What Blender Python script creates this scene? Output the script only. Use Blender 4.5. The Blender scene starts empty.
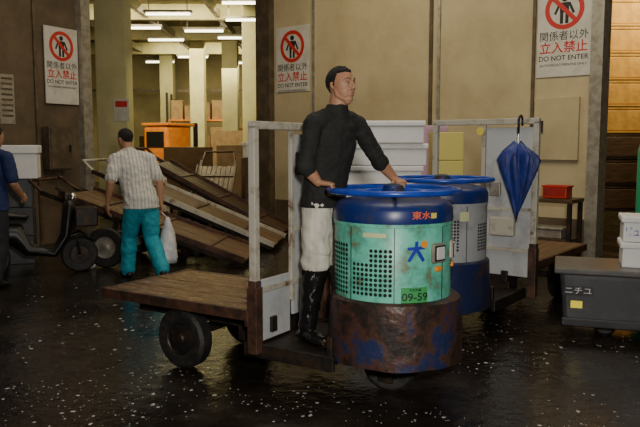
import bpy, bmesh, math, random
from mathutils import Vector, Matrix, noise
random.seed(7)
scn=bpy.context.scene; COL=scn.collection
V=Vector
def rad(a): return math.radians(a)
# ---------------------------------------------------------------- camera
PITCH=math.atan(68.5/700)
cd=bpy.data.cameras.new('camera'); cam=bpy.data.objects.new('camera',cd); COL.objects.link(cam)
cam.location=(0,0,1.5); cam.rotation_euler=(math.pi/2-PITCH,0,0)
cd.sensor_width=36; cd.lens=700/640*36; scn.camera=cam
def G(px,py,Z=0.0):
    u=(px-320)/700; v=(213.5-py)/700
    d=V((u, v*math.sin(PITCH)+math.cos(PITCH), v*math.cos(PITCH)-math.sin(PITCH)))
    t=(Z-1.5)/d.z
    return V((0,0,1.5))+d*t
# ---------------------------------------------------------------- materials
def mat(name,c,rough=.5,metal=0,c2=None,scale=6,lo=.45,hi=.6,bump=0,emit=0,stretch=(1,1,1),r2=None,bscale=None,c3=None,trans=0):
    m=bpy.data.materials.new(name); m.use_nodes=True
    nt=m.node_tree; b=nt.nodes['Principled BSDF']; L=nt.links.new
    def rgba(x): return (x[0],x[1],x[2],1)
    b.inputs['Base Color'].default_value=rgba(c); b.inputs['Roughness'].default_value=rough; b.inputs['Metallic'].default_value=metal
    if emit:
        b.inputs['Emission Color'].default_value=rgba(c); b.inputs['Emission Strength'].default_value=emit
    if c2 or bump:
        tc=nt.nodes.new('ShaderNodeTexCoord'); mp=nt.nodes.new('ShaderNodeMapping'); mp.inputs['Scale'].default_value=stretch
        L(tc.outputs['Object'],mp.inputs[0])
    if c2:
        n=nt.nodes.new('ShaderNodeTexNoise'); n.inputs['Scale'].default_value=scale; n.inputs['Detail'].default_value=7; n.inputs['Roughness'].default_value=.65
        L(mp.outputs[0],n.inputs['Vector'])
        r=nt.nodes.new('ShaderNodeValToRGB'); r.color_ramp.elements[0].position=lo; r.color_ramp.elements[1].position=hi
        r.color_ramp.elements[0].color=rgba(c); r.color_ramp.elements[1].color=rgba(c2)
        if c3:
            e=r.color_ramp.elements.new(min(hi+.07,1)); e.color=rgba(c3)
        L(n.outputs['Fac'],r.inputs[0]); L(r.outputs[0],b.inputs['Base Color'])
        if r2 is not None:
            mr=nt.nodes.new('ShaderNodeMapRange'); mr.inputs[1].default_value=lo; mr.inputs[2].default_value=hi
            mr.inputs[3].default_value=rough; mr.inputs[4].default_value=r2
            L(n.outputs['Fac'],mr.inputs[0]); L(mr.outputs[0],b.inputs['Roughness'])
    if bump:
        n2=nt.nodes.new('ShaderNodeTexNoise'); n2.inputs['Scale'].default_value=bscale or scale*4; n2.inputs['Detail'].default_value=6
        L(mp.outputs[0],n2.inputs['Vector'])
        bp=nt.nodes.new('ShaderNodeBump'); bp.inputs['Strength'].default_value=bump; bp.inputs['Distance'].default_value=.02
        L(n2.outputs['Fac'],bp.inputs['Height']); L(bp.outputs[0],b.inputs['Normal'])
    return m
M={}
M['floor']=mat('wet_asphalt',(.015,.0118,.0095),.08,0,(.028,.021,.016),1.3,.42,.62,bump=.45,bscale=12,r2=.36)
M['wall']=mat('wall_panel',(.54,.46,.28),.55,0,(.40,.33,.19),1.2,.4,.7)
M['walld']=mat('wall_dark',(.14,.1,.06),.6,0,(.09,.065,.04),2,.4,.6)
M['walli']=mat('interior_wall',(.38,.32,.15),.7,0,(.26,.21,.09),.6,.4,.6)
M['column']=mat('interior_column',(.60,.56,.29),.6,0,(.46,.42,.21),1.5,.4,.65)
M['ceil']=mat('ceiling_paint',(.24,.20,.11),.8,0,(.15,.12,.07),.8)
M['galv']=mat('galvanised',(.42,.40,.34),.45,.5,(.30,.27,.22),9)
M['postd']=mat('dark_post',(.10,.075,.05),.5,.3,(.16,.12,.08),5)
M['steel']=mat('dark_steel',(.03,.028,.027),.5,.6,(.07,.045,.03),12)
M['rust']=mat('rusty_steel',(.045,.028,.022),.5,.3,(.13,.06,.035),7,.4,.62,bump=.4,c3=(.05,.05,.09))
M['rustblue']=mat('rusty_blue_steel',(.030,.022,.020),.40,.2,(.09,.042,.027),4.5,.42,.51,bump=.4,c3=(.022,.034,.10),bscale=20)
M['bluerust']=mat('worn_blue_steel',(.012,.022,.085),.45,.1,(.022,.026,.06),5,.4,.55,bump=.25,c3=(.07,.038,.026))
M['green']=mat('teal_paint',(.15,.58,.44),.40,0,(.09,.40,.29),6,.45,.56,c3=(.15,.19,.11),bump=.16,bscale=7)
M['grey']=mat('pale_grey_paint',(.36,.38,.40),.4,0,(.22,.22,.22),7,.5,.7)
M['blue']=mat('blue_paint',(.009,.024,.14),.36,0,(.025,.038,.11),7,.46,.58,c3=(.05,.04,.045))
M['bluering']=mat('blue_ring_paint',(.015,.06,.42),.28,0,(.012,.045,.30),8)
M['frame']=mat('chipped_cream_paint',(.48,.46,.38),.5,0,(.36,.32,.25),9,.5,.60,c3=(.16,.08,.04))
M['panel']=mat('worn_pale_panel',(.50,.52,.53),.5,0,(.34,.34,.34),4,.48,.7,c3=(.18,.12,.08))
M['wood']=mat('wet_wood',(.24,.12,.045),.3,0,(.07,.036,.016),5,.38,.6,bump=.5,stretch=(1,9,9),r2=.18)
M['woodd']=mat('dark_plank',(.105,.06,.032),.36,0,(.04,.024,.014),4,.4,.65,bump=.4,stretch=(1,9,9))
M['woodm']=mat('worn_plank',(.19,.11,.052),.38,0,(.07,.04,.022),4,.4,.65,bump=.4,stretch=(1,9,9))
M['rubber']=mat('tyre_rubber',(.012,.012,.012),.6,0,(.03,.025,.02),14,bump=.3)
M['black']=mat('black_plastic',(.01,.01,.011),.4)
M['hole']=mat('vent_hole',(.004,.004,.004),.8)
M['white']=mat('white_paint',(.78,.78,.76),.5)
M['styro']=mat('polystyrene',(.86,.87,.86),.6,0,(.77,.78,.77),4,.4,.7,bump=.15,bscale=120)
M['signw']=mat('sign_white',(.62,.61,.56),.5,0,(.54,.52,.46),5)
M['red']=mat('sign_red',(.55,.03,.025),.5)
M['blk']=mat('sign_black',(.02,.02,.02),.5)
M['chrome']=mat('chrome',(.7,.7,.7),.15,1)
M['lens']=mat('lamp_lens',(.55,.58,.55),.12,0,emit=.03)
M['orange']=mat('orange_paint',(.85,.28,.03),.45,0,(.7,.2,.02),6)
M['orangeb']=mat('orange_plastic',(.62,.36,.08),.6,0,(.50,.27,.06),5)
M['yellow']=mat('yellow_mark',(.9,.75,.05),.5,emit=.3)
M['ylab']=mat('yellow_label',(.75,.62,.12),.5)
M['plate']=mat('plate_green',(.05,.34,.10),.45)
M['plateT']=mat('plate_text',(.012,.035,.02),.5)
M['logob']=mat('logo_blue',(.02,.04,.38),.4)
M['logoo']=mat('logo_orange',(.85,.3,.03),.4)
M['logor']=mat('logo_red',(.75,.14,.05),.4,emit=.1)
M['cream']=mat('label_cream',(.6,.62,.35),.5)
M['skin']=mat('skin',(.45,.235,.14),.5,0,(.40,.20,.115),5,.3,.7)
M['skinl']=mat('lip_skin',(.28,.11,.08),.5)
M['hair']=mat('black_hair',(.006,.005,.005),.75,0,(.014,.012,.01),60,bump=.8)
M['hairg']=mat('greying_hair',(.012,.011,.01),.8,0,(.06,.055,.05),70,.5,.75,bump=.8)
M['eye']=mat('eye_white',(.42,.38,.33),.3)
M['iris']=mat('iris',(.01,.007,.005),.2)
M['shirt']=mat('black_knit',(.010,.011,.010),.85,0,(.016,.017,.015),12,bump=.3,bscale=60)
M['trous']=mat('pale_grey_cotton',(.66,.63,.54),.85,0,(.52,.49,.42),7,bump=.5,bscale=5,stretch=(2.5,2.5,.8))
M['boot']=mat('wet_rubber_boot',(.010,.010,.010),.16)
M['teal']=mat('teal_cotton',(.012,.36,.47),.7,0,(.008,.27,.37),6,bump=.3,bscale=30)
M['navy']=mat('navy_cotton',(.014,.03,.12),.8,0,(.009,.02,.08),6)
M['darkp']=mat('dark_cotton',(.015,.016,.022),.8)
M['bag']=mat('white_plastic_bag',(.75,.75,.76),.35,0,(.6,.6,.63),10,bump=.5,bscale=20)
M['umb']=mat('navy_nylon',(.012,.03,.22),.5,0,(.008,.018,.12),10,stretch=(1,1,.3),bump=.4)
M['card']=mat('cardboard',(.36,.24,.12),.8,0,(.28,.17,.08),5)
M['cardy']=mat('yellow_carton',(.62,.55,.16),.7)
M['cardp']=mat('pink_carton',(.50,.32,.42),.7)
M['cartg']=mat('charcoal_plastic',(.040,.043,.048),.4,0,(.060,.062,.066),5)
M['deckg']=mat('grey_deck',(.10,.10,.105),.3,0,(.15,.135,.12),4,bump=.2)
M['redp']=mat('red_plastic',(.5,.03,.02),.4)
M['gcyl']=mat('green_cylinder',(.02,.34,.16),.4)
M['tube']=mat('fluorescent',(1,.90,.62),.5,emit=8)
M['ice']=mat('ice_chips',(.50,.50,.48),.35)
def striped():
    m=bpy.data.materials.new('striped_shirt_cotton'); m.use_nodes=True; nt=m.node_tree; b=nt.nodes['Principled BSDF']
    tc=nt.nodes.new('ShaderNodeTexCoord'); w=nt.nodes.new('ShaderNodeTexWave'); w.wave_type='BANDS'; w.bands_direction='Y'
    w.inputs['Scale'].default_value=8; w.inputs['Distortion'].default_value=.8
    r=nt.nodes.new('ShaderNodeValToRGB'); r.color_ramp.elements[0].position=.6; r.color_ramp.elements[1].position=.9
    r.color_ramp.elements[0].color=(.66,.64,.57,1); r.color_ramp.elements[1].color=(.42,.43,.43,1)
    nt.links.new(tc.outputs['Object'],w.inputs['Vector']); nt.links.new(w.outputs['Fac'],r.inputs[0]); nt.links.new(r.outputs[0],b.inputs['Base Color'])
    b.inputs['Roughness'].default_value=.85
    return m
M['stripe']=striped()
# ---------------------------------------------------------------- mesh helpers
def mk(name,bm,mats,parent=None,smooth=False,bevel=0,loc=None,matrix=None,label=None,auto=False):
    bmesh.ops.recalc_face_normals(bm,faces=bm.faces)
    me=bpy.data.meshes.new(name); bm.to_mesh(me); bm.free()
    return mo(name,me,mats,parent,smooth,bevel,loc,matrix,label,auto)
def mo(name,me,mats,parent=None,smooth=False,bevel=0,loc=None,matrix=None,label=None,auto=False):
    o=bpy.data.objects.new(name,me); COL.objects.link(o)
    if not isinstance(mats,(list,tuple)): mats=[mats]
    me.materials.clear()
    for m in mats: me.materials.append(m if not isinstance(m,str) else M[m])
    if smooth:
        me.polygons.foreach_set('use_smooth',[True]*len(me.polygons))
        if auto:
            try: me.set_sharp_from_angle(angle=rad(40))
            except Exception: pass
    if bevel:
        b=o.modifiers.new('bevel','BEVEL'); b.width=bevel; b.segments=2; b.limit_method='ANGLE'
    if parent: o.parent=parent
    if matrix is not None: o.matrix_local=matrix
    elif loc is not None: o.location=loc
    if label: o['label']=label
    return o
def top(o,label,cat,group=None):
    o['label']=label; o['category']=cat
    if group: o['group']=group
    return o
def emp(name,label,cat,matrix,group=None):
    e=bpy.data.objects.new(name,None); COL.objects.link(e); e.empty_display_size=.1; e.matrix_world=matrix
    return top(e,label,cat,group)
def TR(x,y,z=0,yaw=0): return Matrix.Translation((x,y,z))@Matrix.Rotation(yaw,4,'Z')
def box(bm,c,s,R=None,mi=0):
    vs=[]
    for x in(-.5,.5):
        for y in(-.5,.5):
            for z in(-.5,.5):
                p=V((x*s[0],y*s[1],z*s[2]))
                if R is not None: p=R@p
                vs.append(bm.verts.new(p+V(c)))
    for f in((0,1,3,2),(4,6,7,5),(0,4,5,1),(2,3,7,6),(0,2,6,4),(1,5,7,3)):
        fc=bm.faces.new([vs[i] for i in f]); fc.material_index=mi
def lathe(bm,prof,seg=48,c=(0,0,0),R=None,a0=0,a1=360,mi=0,cap=True):
    full=abs(a1-a0)>=360
    n=seg if full else seg+1
    rows=[]
    for r,z in prof:
        row=[]
        for i in range(n):
            a=rad(a0+(a1-a0)*i/seg)
            p=V((r*math.cos(a),r*math.sin(a),z))
            if R is not None: p=R@p
            row.append(bm.verts.new(p+V(c)))
        rows.append(row)
    for k in range(len(rows)-1):
        for i in range(seg):
            j=(i+1)%n
            f=bm.faces.new((rows[k][i],rows[k][j],rows[k+1][j],rows[k+1][i])); f.material_index=mi
    if full and cap:
        for row in(rows[0],rows[-1]):
            try: f=bm.faces.new(row); f.material_index=mi
            except ValueError: pass
def loft(bm,pts,rads,side=None,seg=14,rnd=False,mi=0):
    pts=[V(p) for p in pts]; rr=[(r,r) if not isinstance(r,tuple) else r for r in rads]
    n=len(pts); tang=[]
    for i in range(n):
        a=pts[max(i-1,0)]; b=pts[min(i+1,n-1)]
        t=(b-a); tang.append(t.normalized() if t.length>1e-9 else V((0,0,1)))
    P=list(pts); T=list(tang); sides=None
    if side is None:
        s=V((0,0,1)) if abs(tang[0].z)<.8 else V((1,0,0)); sides=[s]*n
    elif isinstance(side,list): sides=[V(s) for s in side]
    else: sides=[V(side)]*n
    if rnd:
        def ext(i,sg):
            m=min(rr[i]); return [(pts[i]+tang[i]*sg*m*.55,(rr[i][0]*.82,rr[i][1]*.82)),(pts[i]+tang[i]*sg*m*.92,(rr[i][0]*.4,rr[i][1]*.4))]
        a=ext(0,-1); b=ext(n-1,1)
        P=[a[1][0],a[0][0]]+P+[b[0][0],b[1][0]]; rr=[a[1][1],a[0][1]]+rr+[b[0][1],b[1][1]]
        T=[tang[0]]*2+T+[tang[-1]]*2; sides=[sides[0]]*2+sides+[sides[-1]]*2
    rows=[]; prev=None
    for i in range(len(P)):
        s=sides[i] if (side is not None or prev is None) else prev
        s=(s-T[i]*s.dot(T[i]))
        if s.length<1e-6: s=V((0,1,0))-T[i]*T[i].y
        s.normalize(); prev=s; nn=T[i].cross(s)
        rows.append([bm.verts.new(P[i]+s*rr[i][0]*math.cos(2*math.pi*k/seg)+nn*rr[i][1]*math.sin(2*math.pi*k/seg)) for k in range(seg)])
    for i in range(len(rows)-1):
        for k in range(seg):
            j=(k+1)%seg
            f=bm.faces.new((rows[i][k],rows[i][j],rows[i+1][j],rows[i+1][k])); f.material_index=mi
    for row in(rows[0],rows[-1]):
        f=bm.faces.new(row); f.material_index=mi
def ell(bm,c,r,R=None,seg=20,mi=0):
    mt=Matrix.Translation(V(c))
    if R is not None: mt=mt@R.to_4x4()
    mt=mt@Matrix.Diagonal((r[0],r[1],r[2],1))
    res=bmesh.ops.create_uvsphere(bm,u_segments=seg,v_segments=max(seg//2,6),radius=1,matrix=mt)
    return res['verts']
def torus(bm,R,r,c=(0,0,0),rot=None,seg=72,ms=10,mi=0):
    g=[]
    for i in range(seg):
        a=2*math.pi*i/seg; row=[]
        for k in range(ms):
            b=2*math.pi*k/ms
            p=V(((R+r*math.cos(b))*math.cos(a),(R+r*math.cos(b))*math.sin(a),r*math.sin(b)))
            if rot is not None: p=rot@p
            row.append(bm.verts.new(p+V(c)))
        g.append(row)
    for i in range(seg):
        for k in range(ms):
            f=bm.faces.new((g[i][k],g[(i+1)%seg][k],g[(i+1)%seg][(k+1)%ms],g[i][(k+1)%ms])); f.material_index=mi
RX=Matrix.Rotation(math.pi/2,3,'X'); RY=Matrix.Rotation(math.pi/2,3,'Y')
def text(name,body,size,m,parent,loc=(0,0,0),rot=None,bend=None,bold=0.0,sx=1.0):
    cu=bpy.data.curves.new(name,'FONT'); cu.body=body; cu.size=size; cu.align_x='CENTER'; cu.align_y='CENTER'; cu.extrude=.0008; cu.offset=bold*size
    to=bpy.data.objects.new('tmp',cu); COL.objects.link(to)
    dg=bpy.context.evaluated_depsgraph_get(); me=bpy.data.meshes.new_from_object(to.evaluated_get(dg))
    bpy.data.objects.remove(to)
    me.name=name
    for v in me.vertices: v.co.x*=sx
    if bend:
        R,a0,z0=bend
        for v in me.vertices:
            a=a0-v.co.x/R; rr=R+.002+v.co.z
            v.co=V((rr*math.cos(a),-rr*math.sin(a),z0+v.co.y))
    mt=None
    if not bend:
        mt=Matrix.Translation(V(loc))@((rot.to_4x4()) if rot is not None else RX.to_4x4())
    return mo(name,me,m,parent,matrix=mt)
def remesh(bm,vox,smooth=2,disp=0,dsz=.08):
    bmesh.ops.recalc_face_normals(bm,faces=bm.faces)
    me=bpy.data.meshes.new('t'); bm.to_mesh(me); bm.free()
    o=bpy.data.objects.new('t',me); COL.objects.link(o)
    m=o.modifiers.new('r','REMESH'); m.mode='VOXEL'; m.voxel_size=vox
    if smooth:
        s=o.modifiers.new('s','SMOOTH'); s.iterations=smooth; s.factor=.5
    if disp:
        tx=bpy.data.textures.new('c','CLOUDS'); tx.noise_scale=dsz; tx.noise_depth=1
        d=o.modifiers.new('d','DISPLACE'); d.texture=tx; d.strength=disp; d.mid_level=.4
    dg=bpy.context.evaluated_depsgraph_get(); r=bpy.data.meshes.new_from_object(o.evaluated_get(dg))
    bpy.data.objects.remove(o)
    return r
# ---------------------------------------------------------------- setting
def struct(o): o['kind']='structure'; return o
bm=bmesh.new(); box(bm,(0,12,-.05),(40,34,.1)); struct(mk('floor',bm,'floor'))
bm=bmesh.new(); box(bm,(0,12,5.25),(40,34,.1)); struct(mk('ceiling',bm,'ceil'))
bm=bmesh.new(); box(bm,(0,28.9,2.6),(40,.2,5.2)); struct(mk('wall_back',bm,'walli'))
U=V((.773,-.634,0)).normalized(); P0=V((-.5,12.7,0))
def Pw(px):
    k=(px-320)/700; t=(k*P0.y-P0.x)/(U.x-k*U.y); return t
yawU=math.atan2(U.y,U.x)
MW=Matrix.Translation(P0)@Matrix.Rotation(yawU,4,'Z')
def wallbox(name,px0,px1,z0,z1,y0,y1,m,bevel=0):
    a=Pw(px0); b=Pw(px1); bm=bmesh.new(); box(bm,((a+b)/2,(y0+y1)/2,(z0+z1)/2),(b-a,y1-y0,z1-z0))
    return struct(mk(name,bm,m,matrix=MW,bevel=bevel))
wallbox('wall_centre',268,596,0,5.2,0,.2,'wall')
wallbox('trim_1',262,275,0,5.2,-.14,.14,'postd')
wallbox('trim_2',588,600,0,5.2,-.08,.22,'galv')
wallbox('trim_3',428,431,0,5.2,-.03,0,'postd')
wallbox('trim_4',436,438.5,0,5.2,-.03,0,'galv')
wallbox('trim_5',529,532,0,5.2,-.03,0,'postd')
wallbox('trim_6',313,315,0,5.2,-.03,0,'galv')
wallbox('baseboard_centre',276,587,0,.5,-.02,0,'walld')
a=Pw(534);b=Pw(578); e=emp('wall_cabinet','cream metal service hatch mounted on panelled wall','cabinet',MW@Matrix.Translation(((a+b)/2,-.001,1.72)))
bm=bmesh.new(); box(bm,(0,-.03,0),(b-a,.06,.85)); mk('cabinet_body',bm,'wall',e,bevel=.008)
bm=bmesh.new(); box(bm,(-.2,-.07,.03),(.05,.03,.16)); mk('handle',bm,'steel',e)
LV=V((.5,.87,0)).normalized(); LP=V((-3.75,11.3,0)); yl=math.atan2(LV.y,LV.x); ML=Matrix.Translation(LP)@Matrix.Rotation(yl,4,'Z')
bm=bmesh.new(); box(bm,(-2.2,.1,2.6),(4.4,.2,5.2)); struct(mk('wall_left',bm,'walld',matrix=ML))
bm=bmesh.new(); box(bm,(-.06,-.06,2.6),(.18,.14,5.2)); struct(mk('trim_7',bm,'galv',matrix=ML))
bm=bmesh.new(); box(bm,(-.93,.0,2.6),(.05,.06,5.2)); struct(mk('trim_8',bm,'postd',matrix=ML))
bm=bmesh.new(); box(bm,(-12,16,2.6),(.2,26,5.2)); struct(mk('wall_west',bm,'walli'))
bm=bmesh.new(); box(bm,(14,16,2.6),(.2,26,5.2)); struct(mk('wall_east',bm,'walli'))
def sign(MM,x,z,w,h,y=0,group='no entry signs'):
    e=emp('no_entry_sign','white no-entry notice with red prohibition circle, fixed to wall','sign',MM@Matrix.Translation((x,y,z)),group)
    bm=bmesh.new(); box(bm,(0,-.012,0),(w,.02,h)); mk('sign_plate',bm,'signw',e,bevel=.004)
    r=w*.36; cz=h*.5-w*.45
    bm=bmesh.new(); lathe(bm,[(r-.055*w/.66,0),(r,0),(r,.004),(r-.055*w/.66,.004),(r-.055*w/.66,0)],48,(0,-.022,cz),RX,cap=False)
    box(bm,(0,-.0275,cz),(2*r-.04,.004,.05*w/.66),Matrix.Rotation(rad(45),3,'Y')); mk('prohibition_symbol',bm,'red',e)
    bm=bmesh.new(); k=w/.66
    lathe(bm,[(.038*k,0),(.038*k,.002)],20,(0,-.023,cz+.125*k),RX)
    box(bm,(0,-.024,cz+.02*k),(.11*k,.002,.12*k)); box(bm,(-.032*k,-.024,cz-.1*k),(.04*k,.002,.14*k)); box(bm,(.032*k,-.024,cz-.1*k),(.04*k,.002,.14*k))
    box(bm,(-.085*k,-.024,cz+.01*k),(.03*k,.002,.14*k),Matrix.Rotation(rad(25),3,'Y')); box(bm,(.085*k,-.024,cz+.01*k),(.03*k,.002,.14*k),Matrix.Rotation(rad(-25),3,'Y'))
    mk('pedestrian_pictogram',bm,'blk',e)
    text('lettering','関係者以外',.122*k,'blk',e,(0,-.024,cz-r-.08*k))
    text('lettering','立入禁止',.148*k,'red',e,(0,-.024,cz-r-.22*k),bold=.012)
    text('lettering','DO NOT ENTER',.083*k,'blk',e,(0,-.024,cz-r-.34*k),bold=.006)
    text('lettering','AUTHORIZED PERSONS ONLY',.042*k,'blk',e,(0,-.024,cz-r-.42*k))
    return e
sign(MW,Pw(559.5),3.03,.735,1.22)
sign(MW,Pw(293.5),3.02,.78,1.15,)
sign(ML,-.475,2.70,.62,1.15,-.03)
for (x,z,h) in((-1.42,2.15,.7),(-1.72,1.9,.35)):
    e=emp('wall_notice','pale paper notice pinned on dark wall','notice',ML@Matrix.Translation((x,-.005,z)))
    bm=bmesh.new(); box(bm,(0,-.004,0),(.24,.006,h)); mk('notice_sheet',bm,'galv',e)
    bm=bmesh.new()
    for i in range(int(h/.08)): box(bm,(0,-.009,h/2-.06-i*.075),(.18,.002,.03))
    mk('notice_print',bm,'postd',e)
e=emp('electrical_cabinet','grey electrical cabinet mounted on dark wall','cabinet',ML@Matrix.Translation((-.66,-.03,1.45)))
bm=bmesh.new(); box(bm,(0,-.08,0),(.42,.16,.65)); mk('cabinet_body',bm,'postd',e,bevel=.01)
bm=bmesh.new(); box(bm,(0,-.168,0),(.38,.012,.6)); mk('cabinet_door',bm,'postd',e,bevel=.004)
bm=bmesh.new(); box(bm,(.15,-.185,0),(.03,.02,.1)); mk('handle',bm,'black',e)
bm=bmesh.new(); box(bm,(-4.2,14.5,2.6),(.62,.5,5.2)); struct(mk('trim_9',bm,'column',bevel=.02))
e=emp('wall_notice','white and red paper notice on pale pillar','notice',TR(-4.0,14.24,2.2))
bm=bmesh.new(); box(bm,(0,-.004,0),(.3,.006,.45)); mk('notice_sheet',bm,'signw',e)
bm=bmesh.new(); box(bm,(0,-.009,.12),(.24,.002,.12)); mk('notice_print',bm,'red',e)
for i,(x,y) in enumerate([(-8.2,20),(-1.75,18.5),(-6.2,22),(6.8,19),(-2.9,23),(-4.3,25),(-5.8,27)]):
    bm=bmesh.new(); box(bm,(x,y,2.6),(.5,.5,5.2)); struct(mk('trim_%d'%(30+i),bm,'column',bevel=.02))
for i,y in enumerate([15.5,19,22.5,26]):
    bm=bmesh.new(); box(bm,(0,y,5.0),(30,.22,.4)); struct(mk('trim_%d'%(14+i),bm,'column'))
bm=bmesh.new(); box(bm,(-5,27.5,3.6),(12,.12,.12)); struct(mk('trim_18',bm,'postd'))
for i,x in enumerate((-6.5,-4.6,-2.7)):
    bm=bmesh.new(); box(bm,(x,20,4.95),(.12,17,.2)); struct(mk('trim_%d'%(20+i),bm,'galv'))
def fixture(px,py,L=1.15):
    p=G(px,py,4.62)
    e=emp('fluorescent_lamp','glowing tube ceiling lamp hanging under market roof','lamp',Matrix.Translation(p),'ceiling tube lamps')
    bm=bmesh.new(); box(bm,(0,0,.06),(L,.16,.05)); box(bm,(-L*.4,0,.325),(.02,.02,.51)); box(bm,(L*.4,0,.325),(.02,.02,.51)); mk('housing',bm,'galv',e)
    bm=bmesh.new(); loft(bm,[(-L/2+.05,0,0),(L/2-.05,0,0)],[.03,.03],seg=10); mk('tube',bm,'tube',e,smooth=True)
for px,py in [(247,20),(204,31),(168,14),(141,28),(166,40),(246,3),(236,38),(193,57),(240,63),(160,62),(604,12)]:
    fixture(px,py)
# ---------------------------------------------------------------- wheels
def wheel_mesh(R,w):
    bm=bmesh.new()
    lathe(bm,[(R*.5,-w*.42),(R*.62,-w*.5),(R-.02,-w*.5),(R,-w*.5+.02),(R,w*.5-.02),(R-.02,w*.5),(R*.62,w*.5),(R*.5,w*.42)],32,R=RX,mi=0)
    return bm
def hub_mesh(R,w):
    bm=bmesh.new()
    lathe(bm,[(R*.16,-w*.56),(R*.2,-w*.46),(R*.5,-w*.44),(R*.53,-w*.5),(R*.53,w*.5),(R*.5,w*.44),(R*.2,w*.46),(R*.16,w*.56)],24,R=RX,mi=0)
    for k in range(5):
        a=2*math.pi*k/5
        for s in(-1,1): lathe(bm,[(.012,-.008),(.012,.008)],8,(R*.33*math.cos(a),s*w*.46,R*.33*math.sin(a)),RX)
    return bm
def wheel(name,R,w,parent,loc,yaw=0,hm='steel'):
    o=mk(name,wheel_mesh(R,w),'rubber',parent,smooth=True,auto=True,matrix=TR(loc[0],loc[1],loc[2],yaw))
    h=mk('hub',hub_mesh(R,w),hm,o,smooth=True,auto=True)
    return o
# ---------------------------------------------------------------- turret truck
def onD(R,a,z): return V((R*math.cos(a),-R*math.sin(a),z))
def drumpatch(bm,R,a0,a1,z0,z1,th=.006,seg=10,mi=0):
    rows=[]
    for i in range(seg+1):
        a=a0+(a1-a0)*i/seg
        rows.append([bm.verts.new(onD(R,a,z0)),bm.verts.new(onD(R+th,a,z0)),bm.verts.new(onD(R+th,a,z1)),bm.verts.new(onD(R,a,z1))])
    for i in range(seg):
        for k in range(4):
            f=bm.faces.new((rows[i][k],rows[i+1][k],rows[i+1][(k+1)%4],rows[i][(k+1)%4])); f.material_index=mi
    bm.faces.new(rows[0]); bm.faces.new(rows[-1])
def stroke(bm,R,a0,z0,p,q,w,off,n=6):
    p=V((p[0],p[1])); q=V((q[0],q[1])); d=(q-p).normalized(); nn=V((-d.y,d.x))*w/2; prev=None
    for i in range(n+1):
        c=p.lerp(q,i/n); row=[]
        for s in(-1,1):
            x,z=c+nn*s; row.append(bm.verts.new(onD(R+off,a0-x/R,z0+z)))
        if prev: bm.faces.new((prev[0],prev[1],row[1],row[0]))
        prev=row
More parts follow.
